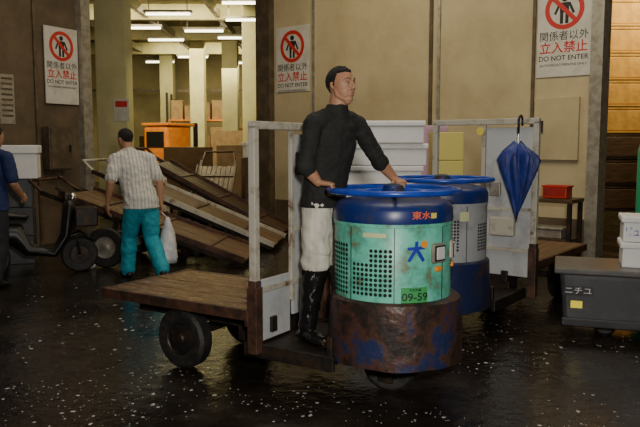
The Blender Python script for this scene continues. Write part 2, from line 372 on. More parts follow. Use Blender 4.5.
def truck(matrix,label,body,frameH,main,bedL,basem,bedm,frame_x=-.75,hw=.405):
    e=emp('turret_truck',label,'truck',matrix)
    R=.350
    bm=bmesh.new(); lathe(bm,[(R-.02,.56),(R,.58),(R,1.055),(R-.01,1.07),(R-.04,1.07)],64); mk('engine_cover',bm,body,e,smooth=True,auto=True)
    for a in(10,62,106,150,-60,-110):
        bm=bmesh.new(); drumpatch(bm,R,rad(a),rad(a+.7),.6,1.05,.003,2); mk('panel_seam',bm,'steel',e)
    bm=bmesh.new(); drumpatch(bm,R,0,rad(359.9),1.04,1.06,.007,60); mk('cover_rim',bm,body,e)
    bm=bmesh.new(); lathe(bm,[(R-.02,1.06),(R+.008,1.06),(R+.010,1.075),(R+.006,1.13),(R-.005,1.155),(R-.03,1.172),(.25,1.190),(.08,1.205),(.06,1.235),(.02,1.24)],64)
    for v in bm.verts:
        q=noise.noise(v.co*8)*.006; v.co.x*=1+q; v.co.y*=1+q
    mk('top_cap',bm,'blue',e,smooth=True,auto=True)
    bm=bmesh.new(); torus(bm,.39,.017,(0,0,1.232)); o=mk('steering_ring',bm,'bluering',e,smooth=True)
    for k in range(4):
        a=math.pi/2*k+.5; c=math.cos(a); s=math.sin(a)
        bm=bmesh.new(); loft(bm,[(.04*c,.04*s,1.235),(.2*c,.2*s,1.224),(.385*c,.385*s,1.232)],[.014,.013,.012],seg=10); mk('spoke',bm,'bluering',o,smooth=True)
    bm=bmesh.new(); lathe(bm,[(.05,1.2),(.07,1.225),(.06,1.26),(.03,1.27)],24); mk('steering_hub',bm,'blue',e,smooth=True,auto=True)
    def vent(a_deg,z0,nx,nz,pitch=.024,r=.0092,skip=None):
        bm=bmesh.new()
        for i in range(nx):
            for j in range(nz):
                if skip and skip(i,j): continue
                a=rad(a_deg)+(i-(nx-1)/2)*pitch/R; z=z0+(j-(nz-1)/2)*pitch
                c=onD(R+.0025,a,z); t=V((-math.sin(a),-math.cos(a),0)); up=V((0,0,1)); n=onD(1,a,0)
                vs=[bm.verts.new(c+t*r*math.cos(q*math.pi/4)+up*r*math.sin(q*math.pi/4)) for q in range(8)]
                bm.faces.new(vs)
        return mk('vent_grille',bm,'hole',e)
    if main:
        vent(84,.785,9,10,pitch=.0275,r=.0108,skip=lambda i,j:(i>4 and j>6)); vent(128,.79,8,11,pitch=.0275,r=.0108)
    else:
        vent(83,.80,9,9)
    vent(-30,.82,10,10); vent(-95,.8,9,9)
    if main:
        bm=bmesh.new(); drumpatch(bm,R,rad(70),rad(92),.985,1.01,.006); mk('label_strip',bm,'cream',e,label='cream label strip')
        bm=bmesh.new(); A_=rad(42); Z_=.905
        stroke(bm,R,A_,Z_,(-.052,.019),(.052,.024),.018,.0030)
        stroke(bm,R,A_,Z_,(.002,.060),(-.002,.015),.019,.0034)
        stroke(bm,R,A_,Z_,(-.002,.019),(-.045,-.052),.019,.0038)
        stroke(bm,R,A_,Z_,(.000,.017),(.045,-.052),.021,.0042)
        mk('marking_logo',bm,'logob',e)
        bm=bmesh.new()
        a0=rad(34.5); c=onD(R+.006,a0,.948); t=V((-math.sin(a0),-math.cos(a0),0))
        vs=[bm.verts.new(c-t*.021*math.cos(q*math.pi/8)+V((0,0,1))*.021*math.sin(q*math.pi/8)) for q in range(16)]; bm.faces.new(vs); mk('marking_sun',bm,'logoo',e)
        text('lettering','東水',.048,'logor',e,bend=(R+.010,rad(38),1.108),sx=1.2,bold=.01)
        bm=bmesh.new(); drumpatch(bm,R+.010,rad(22),rad(28),1.092,1.122,.004); mk('label_sticker',bm,'ylab',e)
        lp=mk('licence_plate',(lambda b:(drumpatch(b,R+.002,rad(31),rad(56),.620,.705,.01),b)[1])(bmesh.new()),'plate',e)
        text('lettering','09-59',.060,'plateT',lp,bend=(R+.0135,rad(43.5),.652),bold=.012,sx=1.12)
        text('lettering','中央市場',.018,'plateT',lp,bend=(R+.0135,rad(43.5),.692))
    else:
        bm=bmesh.new(); drumpatch(bm,R,rad(-62),rad(-50),.93,1.0,.006); mk('label_strip',bm,'cream',e,label='small pale label')
    for a in ((17,-17) if main else (22,)):
        n=onD(1,rad(a),0); t=V((-n.y,n.x,0)); Rm=Matrix((n,t,V((0,0,1)))).transposed()
        bm=bmesh.new(); box(bm,onD(R-.008,rad(a),.89),(.05,.11,.115),Rm); h=mk('headlight',bm,'galv',e,bevel=.014)
        bm=bmesh.new(); box(bm,onD(R+.016,rad(a),.89),(.012,.088,.092),Rm); mk('headlight_rim',bm,'chrome',h,bevel=.012)
        bm=bmesh.new(); box(bm,onD(R+.020,rad(a),.89),(.014,.070,.074),Rm); mk('headlight_lens',bm,'lens',h,bevel=.014)
        bm=bmesh.new(); box(bm,onD(R,rad(a),.80),(.03,.05,.03),Rm); mk('indicator_lamp',bm,'logoo',e,bevel=.008)
    bm=bmesh.new()
    lathe(bm,[(R-.06,.615),(R+.01,.618),(R+.026,.605),(R+.030,.57),(R+.033,.50),(R+.036,.44),(R+.038,.38),(R+.041,.33),(R+.046,.27),(R+.044,.235),(R+.02,.235),(R+.02,.56)],96)
    for v in bm.verts:
        q=noise.noise(v.co*5)*.018+noise.noise(v.co*14)*.007; s=1+q
        if v.co.x>0: v.co.x*=1.09
        v.co.x*=s; v.co.y*=s
        if v.co.z<.3: v.co.z+=.012*noise.noise(v.co*7)
    mk('bumper_skirt',bm,basem,e,smooth=True,auto=True)
    bm=bmesh.new(); lathe(bm,[(.10,.23),(.14,.30),(.14,.5),(.05,.5)],24); box(bm,(0,.085,.2),(.1,.02,.26)); box(bm,(0,-.085,.2),(.1,.02,.26)); mk('fork_column',bm,'steel',e)
    wheel('front_wheel',.17,.13,e,(0,0,.17),rad(10))
    bm=bmesh.new(); box(bm,(-.52,0,.225),(.62,.74,.05)); box(bm,(-.52,-.37,.22),(.66,.03,.09),mi=1); box(bm,(-.52,.37,.22),(.66,.03,.09),mi=1)
    box(bm,(-.24,0,.3),(.04,.7,.14),mi=1)
    mk('standing_platform',bm,['steel','rust'],e,bevel=.006)
    xb=frame_x-bedL; xr=-1.38 if main else xb+.5
    bm=bmesh.new()
    for s in(-.22,.22): box(bm,((xb+frame_x)/2+.1,s,.36),(bedL-.1,.06,.1))
    box(bm,(xr,0,.22),(.06,.62,.06)); box(bm,(xr,.3,.29),(.3,.03,.1)); box(bm,(xr,-.3,.29),(.3,.03,.1))
    box(bm,(-.9,0,.32),(.2,.5,.2)); mk('chassis',bm,'steel',e,bevel=.006)
    bm=bmesh.new(); nb=7; W=.84
    for i in range(nb):
        y=-W/2+(i+.5)*W/nb; box(bm,((xb+frame_x)/2,y,.472+random.uniform(-.002,.002)),(bedL-.05,W/nb-.006,.03))
    mk('bed_planks',bm,bedm,e,bevel=.004)
    bm=bmesh.new()
    for s in(-1,1): box(bm,((xb+frame_x)/2,s*(W/2+.012),.452),(bedL,.028,.07))
    box(bm,(xb-.0,0,.452),(.03,W+.05,.07)); box(bm,(frame_x-.01,0,.43),(.03,W+.05,.1))
    for x in(xb+.25,xb+.65,xb+1.0): box(bm,(x,0,.435),(.05,W,.04))
    mk('bed_rim',bm,'rust',e,bevel=.005)
    for s in(-1,1): wheel('rear_wheel',.205,.12,e,(xr,s*.345,.205))
    fr=bpy.data.objects.new('back_frame',None); COL.objects.link(fr); fr.parent=e
    fx=frame_x+.03
    for s in(-1,1):
        bm=bmesh.new(); box(bm,(fx,s*hw,(frameH+.45)/2),(.05,.05,frameH-.45)); mk('frame_post',bm,'frame',fr,bevel=.006)
        bm=bmesh.new(); box(bm,(fx,s*hw,.42),(.075,.07,.42)); box(bm,(fx,s*hw,.64),(.06,.06,.06)); mk('post_foot',bm,'rust',fr,bevel=.006)
    bm=bmesh.new(); box(bm,(fx,0,frameH),(.05,2*hw+.05,.05)); mk('top_rail',bm,'frame',fr,bevel=.006)
    bm=bmesh.new(); box(bm,(fx,0,(frameH+.45)/2),(.03,.035,frameH-.5)); mk('centre_bar',bm,'frame',fr,bevel=.004)
    bm=bmesh.new(); box(bm,(fx-.012,hw/2,(frameH+.32)/2),(.02,hw-.04,frameH-.42)); mk('back_panel',bm,'panel',fr,bevel=.003)
    bm=bmesh.new(); z0,z1=(.27,.66) if main else (.3,1.15); box(bm,(fx-.01,-hw/2,(z0+z1)/2),(.02,hw-.04,z1-z0)); mk('back_panel',bm,'panel',fr,bevel=.003)
    for (y,z) in((1,.95),(1,.60),(-1,.60)):
        bm=bmesh.new(); box(bm,(fx+.012,y*hw/2,z),(.012,hw-.04,.03)); mk('panel_rib',bm,'frame',fr)
    if main:
        bm=bmesh.new(); box(bm,(fx+.05,.08,1.38),(.07,.12,.15)); mk('control_box',bm,'black',fr,bevel=.01)
        bm=bmesh.new(); loft(bm,[(fx+.03,.3,.35),(fx+.03,.32,.7),(fx+.02,.3,1.2)],[.008]*3,seg=8); mk('cable',bm,'black',fr,smooth=True)
    else:
        bm=bmesh.new(); lathe(bm,[(.035,0),(.035,.012)],20,(fx+.03,-.02,1.62),RY); mk('round_badge',bm,'ylab',fr)
        bm=bmesh.new(); box(bm,(fx+.03,.2,.80),(.06,.22,.16)); mk('document_box',bm,'frame',fr,bevel=.01)
        bm=bmesh.new(); box(bm,(fx+.02,.12,1.12),(.03,.10,.12)); mk('reflector_plate',bm,'galv',fr,bevel=.004)
    return e
d=V((.85,-.53,0)).normalized()
M1=TR(.44,4.2,0,math.atan2(d.y,d.x))
truck(M1,'green three-wheeled turret truck with blue steering ring and empty wooden bed','green',1.62,True,1.29,'rustblue','wood',frame_x=-.77)
M2=TR(.97,5.55,0,math.atan2(-.8,-.61))
truck(M2,'grey three-wheeled turret truck with blue steering ring, parked by wall','grey',1.70,False,1.55,'bluerust','woodm',frame_x=-.80,hw=.47)
e=emp('folded_umbrella','navy blue folded umbrella hooked over a truck rail','umbrella',M2@TR(-.725,.35,-.03))
bm=bmesh.new()
prof=[(.93,.006),(.97,.014),(1.06,.042),(1.2,.078),(1.31,.105),(1.40,.122),(1.445,.105),(1.53,.03)]
rows=[]
for z,r in prof:
    rows.append([bm.verts.new((r*(1+.26*math.cos(7*t+z*5)+.12*math.sin(3*t+z*4))*math.cos(t)*.55+.055,r*(1+.26*math.cos(7*t+z*5)+.16*math.sin(2*t+z*3))*math.sin(t)*1.15,z+.022*math.cos(7*t)+.018*math.sin(3*t))) for t in [2*math.pi*k/64 for k in range(64)]])
for i in range(len(rows)-1):
    for k in range(64): bm.faces.new((rows[i][k],rows[i][(k+1)%64],rows[i+1][(k+1)%64],rows[i+1][k]))
bm.faces.new(rows[0]); bm.faces.new(rows[-1]); mk('canopy',bm,'umb',e,smooth=True)
bm=bmesh.new(); loft(bm,[(.055,0,.88),(.055,0,1.69)],[.005,.007],seg=8); mk('shaft',bm,'chrome',e,smooth=True)
bm=bmesh.new(); pts=[(.055,0,1.63),(.055,0,1.73)]+[(.015+.04*math.cos(t),0,1.73+.045*math.sin(t)) for t in [math.pi*k/8 for k in range(1,9)]]+[(-.025,0,1.69)]
loft(bm,pts,[.010]*len(pts),side=(0,1,0),seg=10); mk('handle',bm,'black',e,smooth=True)
# ---------------------------------------------------------------- people
def hand(bm,w,F,N,S,curl=(50,55,40),spread=0,k=1.0):
    w=V(w); F=V(F).normalized(); N=V(N); N=(N-F*N.dot(F)).normalized(); S=V(S); S=(S-F*S.dot(F)-N*S.dot(N)).normalized()
    loft(bm,[w-F*.01,w+F*.03*k,w+F*.065*k,w+F*.088*k],[(.025,.019),(.034,.018),(.040,.016),(.038,.012)],side=S,seg=14,rnd=True)
    for off,ls in((.030,.95),(.010,1.06),(-.010,1.0),(-.029,.80)):
        b=w+F*(.084 if abs(off)<.02 else .078)*k+S*off*k; a=0; pts=[b]
        for l,c in zip((.042,.027,.021),curl):
            a+=rad(c); dd=F*math.cos(a)+N*math.sin(a)+S*off*spread; pts.append(pts[-1]+dd*l*ls*k)
        loft(bm,pts,[.0092,.0088,.0082,.007],side=S,seg=8,rnd=True)
    b=w+F*.028*k+S*.026*k+N*.006
    p1=b+(S*.65+F*.7+N*.25).normalized()*.036*k; p2=p1+(F*.75+S*.1+N*.65).normalized()*.03*k; p3=p2+(F*.5-S*.1+N*.85).normalized()*.022*k
    loft(bm,[b,p1,p2,p3],[.015,.0115,.0105,.008],side=N,seg=8,rnd=True)
def person(label,matrix,J,hands,top_m,leg_m,hair_m,shoe,sleeve=.75,vox=.007,hem=.0,shirt_disp=.012,leg_disp=.016,collar=.03,sinf=.013,hvox=.006,sm=4,slim=1.0,recede=0.0,legfat=.010):
    g={k:V(v) for k,v in J.items()}
    fh=g['face'].normalized(); up=V((0,0,1)); up=(up-fh*up.dot(fh)).normalized(); lh=up.cross(fh)
    RH=Matrix((fh,lh,up)).transposed(); HC=g['head']
    H=lambda a,b,c: HC+RH@V((a,b,c))
    shn=(g['shL']-g['shR']).normalized(); hpn=(g['hipL']-g['hipR']).normalized()
    def arm(bm,s,infl,end=1.0,extra=0):
        S,E,Wr=g['sh'+s],g['el'+s],g['wr'+s]
        pts=[S,S.lerp(E,.35),S.lerp(E,.8),E]; r=[.055*slim,.049*slim,.042*slim,.041*slim]
        if end<=.5:
            f=end/.5; pts=[S,S.lerp(E,f*.5),S.lerp(E,f)]; r=[.057,.054,.052]
        else:
            f=(end-.5)/.5
            for t,rr_ in((.25,.043),(.6,.036),(1,.027)):
                if t<=f+.001: pts.append(E.lerp(Wr,t)); r.append(rr_)
            if f<.25 or (f not in(.25,.6,1)): pts.append(E.lerp(Wr,f)); r.append(.041 if f<.5 else .036)
        loft(bm,pts,[x+infl+extra*i/len(r) for i,x in enumerate(r)],seg=16,rnd=True)
    def torso(bm,infl,lo=0,cloth=False):
        pl=g['pelvis']; wa=g['waist']; ch=g['chest']; nk=g['neck']
        pts=[pl+V((0,0,-.09-lo)),pl,wa,wa.lerp(ch,.55),ch,ch.lerp(nk,.55),ch.lerp(nk,.86)]
        rd=[(.125,.090),(.155,.110),(.148,.112),(.156,.122),(.166,.124),(.146,.098),(.085,.070)]
        if cloth: rd[0]=(.180,.130); rd[1]=(.172,.126); rd[2]=(.155,.118)
        sd=[hpn,hpn,(hpn+shn)/2,shn,shn,shn,shn]
        loft(bm,pts,[(a*slim+infl,b*slim+infl) for a,b in rd],side=sd,seg=24,rnd=True)
        top_=ch.lerp(nk,.55)
        loft(bm,[g['shR'],g['shR'].lerp(top_,.5)+V((0,0,.022)),top_+V((0,0,.03)),g['shL'].lerp(top_,.5)+V((0,0,.022)),g['shL']],[.052+infl,.060+infl,.063+infl,.060+infl,.052+infl],side=(1,0,0),seg=16,rnd=True)
    def leg(bm,s,infl,a=0,b=1,bot=0):
        Hp,K,A=g['hip'+s],g['kn'+s],g['an'+s]
        prof=[(0,.082),(.25,.081),(.44,.066),(.5,.058),(.54,.058),(.62,.058),(.8,.045),(1,.036)]
        pts=[];r=[]
        for t,x in prof:
            if a<=t<=b:
                p=Hp.lerp(K,t*2) if t<.5 else K.lerp(A,(t-.5)*2)
                pts.append(p); r.append(x+infl+(bot*max(0,(t-.25))))
        loft(bm,pts,r,seg=18,rnd=True)
    def foot(bm,s,infl):
        A=g['an'+s]; f=g['ft'+s].normalized(); sd=V((-f.y,f.x,0)); z0=A.z-.085
        c=lambda a,z: V((A.x,A.y,0))+f*a+V((0,0,z0+z))
        loft(bm,[c(-.055,.036),c(-.02,.046),c(.05,.043),c(.11,.033),c(.165,.027),c(.185,.024)],[(.032+infl,.034+infl*.5),(.036+infl,.045+infl*.2),(.038+infl,.042+infl*.2),(.044+infl,.032+infl*.2),(.038+infl,.025),(.024+infl,.018)],side=sd,seg=16,rnd=True)
        loft(bm,[A,c(-.005,.045)],[.038+infl,.04+infl],seg=16,rnd=True)
    bm=bmesh.new(); torso(bm,0)
    for s in 'LR': arm(bm,s,0); leg(bm,s,-.004); foot(bm,s,-.004)
    loft(bm,[g['neck']-V((0,0,.04)),g['neck'],H(-.02,0,-.05)],[.066,.061,.058],seg=18,rnd=True)
    E_=lambda c,r: ell(bm,H(*c),r,RH,seg=28)
    E_((-.014,0,.026),(.094,.074,.087))
    loft(bm,[H(.016,0,.025),H(.018,0,.0),H(.020,0,-.025),H(.024,0,-.055),H(.033,0,-.084),H(.040,0,-.098)],[(.067,.064),(.068,.065),(.066,.064),(.060,.059),(.045,.047),(.027,.030)],side=lh,seg=28,rnd=True)
    for s in(-1,1):
        loft(bm,[H(.0,s*.050,-.035),H(.004,s*.048,-.062),H(.028,s*.034,-.082),H(.050,s*.012,-.096)],[.020,.018,.016,.013],seg=12,rnd=True)
        E_((.042,s*.034,-.024),(.028,.026,.022))
        loft(bm,[H(-.006,s*.072,.016),H(-.014,s*.081,.012),H(-.016,s*.082,-.004),H(-.006,s*.076,-.024)],[(.009,.005),(.012,.006),(.011,.006),(.007,.005)],side=fh,seg=10,rnd=True)
        E_((.092,s*.012,-.034),(.009,.007,.007))
        loft(bm,[H(.060,s*.046,.020),H(.074,s*.032,.025),H(.080,s*.014,.023)],[.009,.010,.010],seg=10,rnd=True)
    loft(bm,[H(.077,0,.018),H(.085,0,.004),H(.095,0,-.014),H(.101,0,-.027)],[(.008,.008),(.008,.009),(.010,.010),(.012,.010)],side=lh,seg=12,rnd=True)
    loft(bm,[H(.068,.022,-.057),H(.082,.008,-.054),H(.082,-.008,-.054),H(.068,-.022,-.057)],[(.004,.006),(.006,.007),(.006,.007),(.004,.006)],side=up,seg=10,rnd=True)
    loft(bm,[H(.067,.020,-.066),H(.079,.008,-.069),H(.079,-.008,-.069),H(.067,-.020,-.066)],[(.004,.006),(.006,.007),(.006,.007),(.004,.006)],side=up,seg=10,rnd=True)
    E_((.056,0,-.092),(.022,.024,.016))
    for h in hands: hand(bm,**h)
    me=remesh(bm,hvox,sm)
    o=mo('person',me,'skin',None,smooth=True,matrix=matrix); top(o,label,'person')
    for s in(-1,1):
        bm=bmesh.new(); ell(bm,H(.0700,s*.031,.001),(.0120,.0135,.0055),RH,16); ey=mk('eye',bm,'eye',o,smooth=True)
        bm=bmesh.new(); ell(bm,H(.0788,s*.030,.001),(.0040,.0055,.0048),RH,12); mk('iris',bm,'iris',ey,smooth=True)
        bm=bmesh.new(); loft(bm,[H(.069,s*.047,.006),H(.0805,s*.032,.0080),H(.079,s*.018,.005)],[(.002,.002),(.0025,.002),(.002,.002)],side=up,seg=6,rnd=True); mk('eyelid',bm,'skinl',o,smooth=True)
        bm=bmesh.new(); loft(bm,[H(.067,s*.050,.025),H(.0815,s*.034,.032),H(.0880,s*.015,.028)],[(.002,.003),(.003,.0035),(.003,.003)],side=up,seg=8,rnd=True); mk('eyebrow',bm,hair_m,o,smooth=True)
    bm=bmesh.new(); loft(bm,[H(.0745,.020,-.061),H(.0865,.008,-.0605),H(.0865,-.008,-.0605),H(.0745,-.020,-.061)],[(.0015,.002),(.0022,.002),(.0022,.002),(.0015,.002)],side=up,seg=8,rnd=True); mk('mouth',bm,'skinl',o,smooth=True)
    bm=bmesh.new(); vs=ell(bm,(0,0,0),(1,1,1),None,120)
    for v in vs:
        q=v.co.copy(); a,b,c=q.x*.0985-.0135,q.y*.0785,q.z*.0920+.0285
        ab=abs(b)
        front=.072+recede-(.22-recede*10)*max(0,ab-.03)
        if a>.025: line=front
        elif a>.0: line=front*(a/.025)+(-.005)*(1-a/.025)
        elif a>-.030: line=.016 if a<-.006 else -.005
        else: line=.016+(a+.030)*1.7
        line=max(line,-.066)
        line+=.005*noise.noise(V((a,b,c))*90)
        k=1 if c>line else max(.84,1-(line-c)*10)
        nz=.0045*noise.noise(V((a,b,c))*120)+.003*noise.noise(V((a,b,c))*45)
        a,b,c=-.0135+(a+.0135)*k,b*k,.0285+(c-.0285)*k
        v.co=H(a+nz,b+nz*.5,c+nz)
    mk('hair',bm,hair_m,o,smooth=True)
    bm=bmesh.new(); torso(bm,sinf,lo=hem,cloth=True)
    for s in 'LR':
        arm(bm,s,.010+(sinf-.010)*.5,end=sleeve,extra=.004)
        if sleeve>.5:
            E=g['el'+s]; S=g['sh'+s]; Wr=g['wr'+s]
            for t,r in((.09,.055),(.02,.055),(-.12,.053),(-.26,.056)):
                c=E.lerp(Wr,t) if t>=0 else E.lerp(S,-t); dd=(Wr-E).normalized() if t>=0 else (E-S).normalized()
                loft(bm,[c-dd*.006,c+dd*.006],[r,r],seg=16,rnd=True)
    if collar: loft(bm,[g['neck']-V((0,0,.05)),g['neck']+V((0,0,collar))],[.076,.066],seg=20)
    me=remesh(bm,vox,2,shirt_disp,.06)
    zc=g['pelvis'].z-.09-hem
    for v in me.vertices:
        if v.co.z<zc: v.co.z=zc
    mo('shirt',me,top_m,o,smooth=True)
    bm=bmesh.new(); pl=g['pelvis']
    loft(bm,[pl+V((0,0,-.07)),pl+V((0,0,-.03)),pl+V((0,0,.0))],[(.146,.106),(.154,.110),(.146,.104)],side=hpn,seg=22,rnd=True)
    for s in 'LR':
        leg(bm,s,legfat,0,.5 if shoe=='boots' else 1,.03)
        if shoe=='boots':
            Hp,K=g['hip'+s],g['kn'+s]
            for t,r,dx in((.97,.093,.004),(.87,.083,-.003),(.72,.091,.006),(.56,.086,0),(.38,.093,.004)):
                c=Hp.lerp(K,t)+V((dx,0,0)); loft(bm,[c-V((.012,0,.006)),c+V((.012,0,.006))],[r*.9,r*.88],seg=18,rnd=False) if False else loft(bm,[c-V((0,0,.006)),c+V((.003,0,.008))],[r,r*.97],seg=18,rnd=True)
            sg=1 if s=='L' else -1
            c=Hp.lerp(K,.52)+V((0,sg*.070,0)); ell(bm,c,(.055,.028,.072),None,18)
    me=remesh(bm,vox,2,leg_disp,.08)
    if shoe=='boots':
        for v in me.vertices:
            if v.co.z<g['knR'].z-.03: v.co.z=g['knR'].z-.03
    mo('trousers',me,leg_m,o,smooth=True)
    for s in 'LR':
        bm=bmesh.new(); foot(bm,s,.008)
        if shoe=='boots':
            Hp,K,A=g['hip'+s],g['kn'+s],g['an'+s]
            loft(bm,[K.lerp(Hp,.02),K,K.lerp(A,.1),K.lerp(A,.3),K.lerp(A,.6),K.lerp(A,.85),A],[.085,.085,.080,.076,.065,.057,.057],seg=20)
            me=remesh(bm,.006,2,.012,.05); mo('rubber_boot',me,'boot',o,smooth=True)
        else:
            me=remesh(bm,.007,1); mo('shoe',me,'black',o,smooth=True)
    return o
MD=M1@Matrix.Translation((-.48,0,.252))
ringR=V((.48-.39*math.cos(rad(24)),-.39*math.sin(rad(24)),.98))
ringL=V((.35,.367,.98))
def griphand(rp,F,S):
    F=V(F).normalized(); N=V((0,0,-1)); N=(N-F*N.dot(F)).normalized()
    return dict(w=rp-F*.070-N*.032,F=F,N=N,S=S,curl=(62,62,45),k=1.05)
hR=griphand(ringR,(.9,.40,-.12),(-.44,.9,0)); hL=griphand(ringL,(.80,-.55,-.12),(-.66,-.75,0))
J=dict(pelvis=(-.01,0,.90),waist=(.015,0,1.06),chest=(.055,0,1.27),neck=(.090,.0,1.465),head=(.120,0,1.615),face=(.96,-.20,.10),
 shL=(.135,.168,1.380),shR=(.02,-.168,1.380),elL=(.23,.29,1.15),elR=(.005,-.235,1.12),wrL=hL['w'],wrR=hR['w'],
 hipL=(-.01,.080,.87),hipR=(-.01,-.080,.87),knL=(.05,.13,.50),knR=(.0,-.12,.50),anL=(.03,.155,.088),anR=(-.05,-.135,.088),ftL=(1,.1,0),ftR=(.9,-.35,0))
person('man in black sweater, pale trousers and rubber boots gripping steering ring',MD,J,[hR,hL],'shirt','trous','hair','boots',sleeve=.53,vox=.005,hem=-.05,collar=.032,sinf=.008,shirt_disp=.014,leg_disp=.020,hvox=.0035,sm=5,slim=.96,recede=.010,legfat=.012)
f2=V((-.5,.86,0)).normalized(); MWk=TR(-1.96,7.75,0,math.atan2(f2.y,f2.x))
J=dict(pelvis=(.02,.02,.89),waist=(.07,.05,1.04),chest=(.13,.08,1.24),neck=(.18,.11,1.42),head=(.235,.125,1.565),face=(.9,.35,-.12),
 shL=(.15,.26,1.34),shR=(.12,-.11,1.34),elL=(.06,.34,1.09),elR=(.01,-.19,1.08),wrL=(.14,.36,.86),wrR=(.0,-.20,.85),
 hipL=(.02,.10,.86),hipR=(.02,-.06,.86),knL=(.20,.11,.48),knR=(.03,-.09,.46),anL=(.24,.13,.088),anR=(-.24,-.12,.14),ftL=(1,.1,0),ftR=(1,-.1,-.3))
hd=[dict(w=V(J['wrL']),F=(.15,.05,-1),N=(.2,-1,0),S=(1,.1,0),curl=(20,25,20)),dict(w=V((.0,-.20,.845)),F=(.05,-.05,-1),N=(0,1,0),S=(1,0,0),curl=(60,75,50))]
person('man seen from behind in striped short-sleeved shirt and teal trousers, walking',MWk,J,hd,'stripe','teal','hairg','shoes',sleeve=.38,vox=.008,shirt_disp=.022,leg_disp=.020,hem=-.005,collar=.012,sinf=.020,legfat=.020)
e=emp('plastic_bag','white plastic carrier bag hanging from walking man\'s hand','bag',MWk@Matrix.Translation((.0,-.21,-.01)))
bm=bmesh.new(); rows=[]
for z,a,b in[(.185,.09,.10),(.25,.105,.115),(.38,.095,.105),(.52,.07,.075),(.62,.04,.045),(.70,.018,.02)]:
    rows.append([bm.verts.new((b*math.cos(t)*(1+.12*math.sin(5*t+z*9))-.03,a*math.sin(t)*(1+.12*math.cos(4*t+z*14))-.05,z)) for t in [2*math.pi*k/32 for k in range(32)]])
for i in range(len(rows)-1):
    for k in range(32): bm.faces.new((rows[i][k],rows[i][(k+1)%32],rows[i+1][(k+1)%32],rows[i+1][k]))
bm.faces.new(rows[0]); bm.faces.new(rows[-1]); mk('bag_body',bm,'bag',e,smooth=True)
bm=bmesh.new(); loft(bm,[(-.03,-.05,.69),(.0,.0,.75),(0,.015,.785),(-.02,.01,.75),(-.035,-.05,.69)],[.006]*5,seg=8); mk('bag_handle',bm,'bag',e,smooth=True)
MP3=TR(-3.46,7.35,0,rad(75))
J=dict(pelvis=(0,0,.90),waist=(.01,0,1.06),chest=(.03,0,1.26),neck=(.06,0,1.44),head=(.10,0,1.59),face=(1,-.15,-.1),
 shL=(.03,.19,1.37),shR=(.03,-.19,1.37),elL=(.02,.27,1.10),elR=(.02,-.26,1.10),wrL=(.16,.25,.90),wrR=(.20,-.22,.96),
 hipL=(0,.085,.87),hipR=(0,-.085,.87),knL=(.06,.11,.47),knR=(-.02,-.11,.47),anL=(.04,.11,.088),anR=(-.12,-.11,.09),ftL=(1,.1,0),ftR=(1,-.1,0))
hd=[dict(w=V(J['wrL']),F=(.6,0,-.8),N=(.1,-1,0),S=(1,0,.5),curl=(25,30,20)),dict(w=V(J['wrR']),F=(.8,.1,-.5),N=(0,1,0),S=(.4,0,1),curl=(35,40,30))]
person('person in navy short-sleeved shirt and dark trousers, back turned',MP3,J,hd,'navy','darkp','hair','shoes',sleeve=.4,vox=.009,shirt_disp=.015,leg_disp=.014,collar=.012,sinf=.014,hem=-.01)
# ---------------------------------------------------------------- boxes
def fbox(name,label,cat,loc,size,yaw=0,m='styro',group=None,lid=True,MM=None):
    e=emp(name,label,cat,MM if MM is not None else TR(loc[0],loc[1],loc[2],yaw),group)
    sx,sy,sz=size; bm=bmesh.new(); h=sz*.74 if lid else sz
    box(bm,(0,0,h/2),(sx-.035,sy-.035,h)); mk('box_body',bm,m,e,bevel=.008)
    if lid:
        bm=bmesh.new(); box(bm,(0,0,h+(sz-h)/2),(sx,sy,sz-h-.003)); mk('lid',bm,m,e,bevel=.012)
    else:
        bm=bmesh.new(); box(bm,(0,0,sz+.001),(sx-.02,.05,.002)); mk('packing_tape',bm,'cream',e)
    return e
def trolley(x,y,L,W,h,yaw=0):
    e=emp('platform_trolley','low dark platform trolley under stacked boxes','trolley',TR(x,y,0,yaw))
    bm=bmesh.new(); box(bm,(0,0,h-.02),(L,W,.04)); box(bm,(0,W/2,h-.04),(L,.03,.08)); box(bm,(0,-W/2,h-.04),(L,.03,.08)); mk('deck',bm,'steel',e,bevel=.006)
    for sx in(-1,1):
        for sy in(-1,1): wheel('caster',.06,.035,e,(sx*(L/2-.1),sy*(W/2-.08),.06))
trolley(.88,7.4,1.42,.75,.168)
for i in range(7):
    dx=random.uniform(-.02,.02)+(.03 if i==5 else 0)
    fbox('foam_box','white polystyrene fish box with lid in tall stack','box',(.66+dx,7.25+random.uniform(-.03,.03),.17+i*.225),(.80,.46,.222),random.uniform(-.03,.03)-.04,group='stacked white fish boxes')
z=.17
for i in range(5):
    m='card' if i<3 else 'cardy'; h=.29
    fbox('carton','yellow carton in stack on trolley' if i>2 else 'brown cardboard carton in stack on trolley','box',(1.33,7.42,z),(.32,.4,h),.05,m,'stacked cartons',lid=False); z+=h+.003
fbox('carton','tall pinkish carton standing behind box stack','box',(1.30,8.1,0),(.34,.28,1.72),.0,'cardp',None,lid=False)
for i in range(3):
    fbox('dark_crate','dark plastic crate in a stack','crate',(-3.95,8.9,i*.36),(.6,.42,.357),.3,'cartg','stacked dark crates',lid=False)
fbox('foam_box','white polystyrene box on top of dark crates','box',(-3.85,8.9,1.08),(.56,.4,.42),.25)
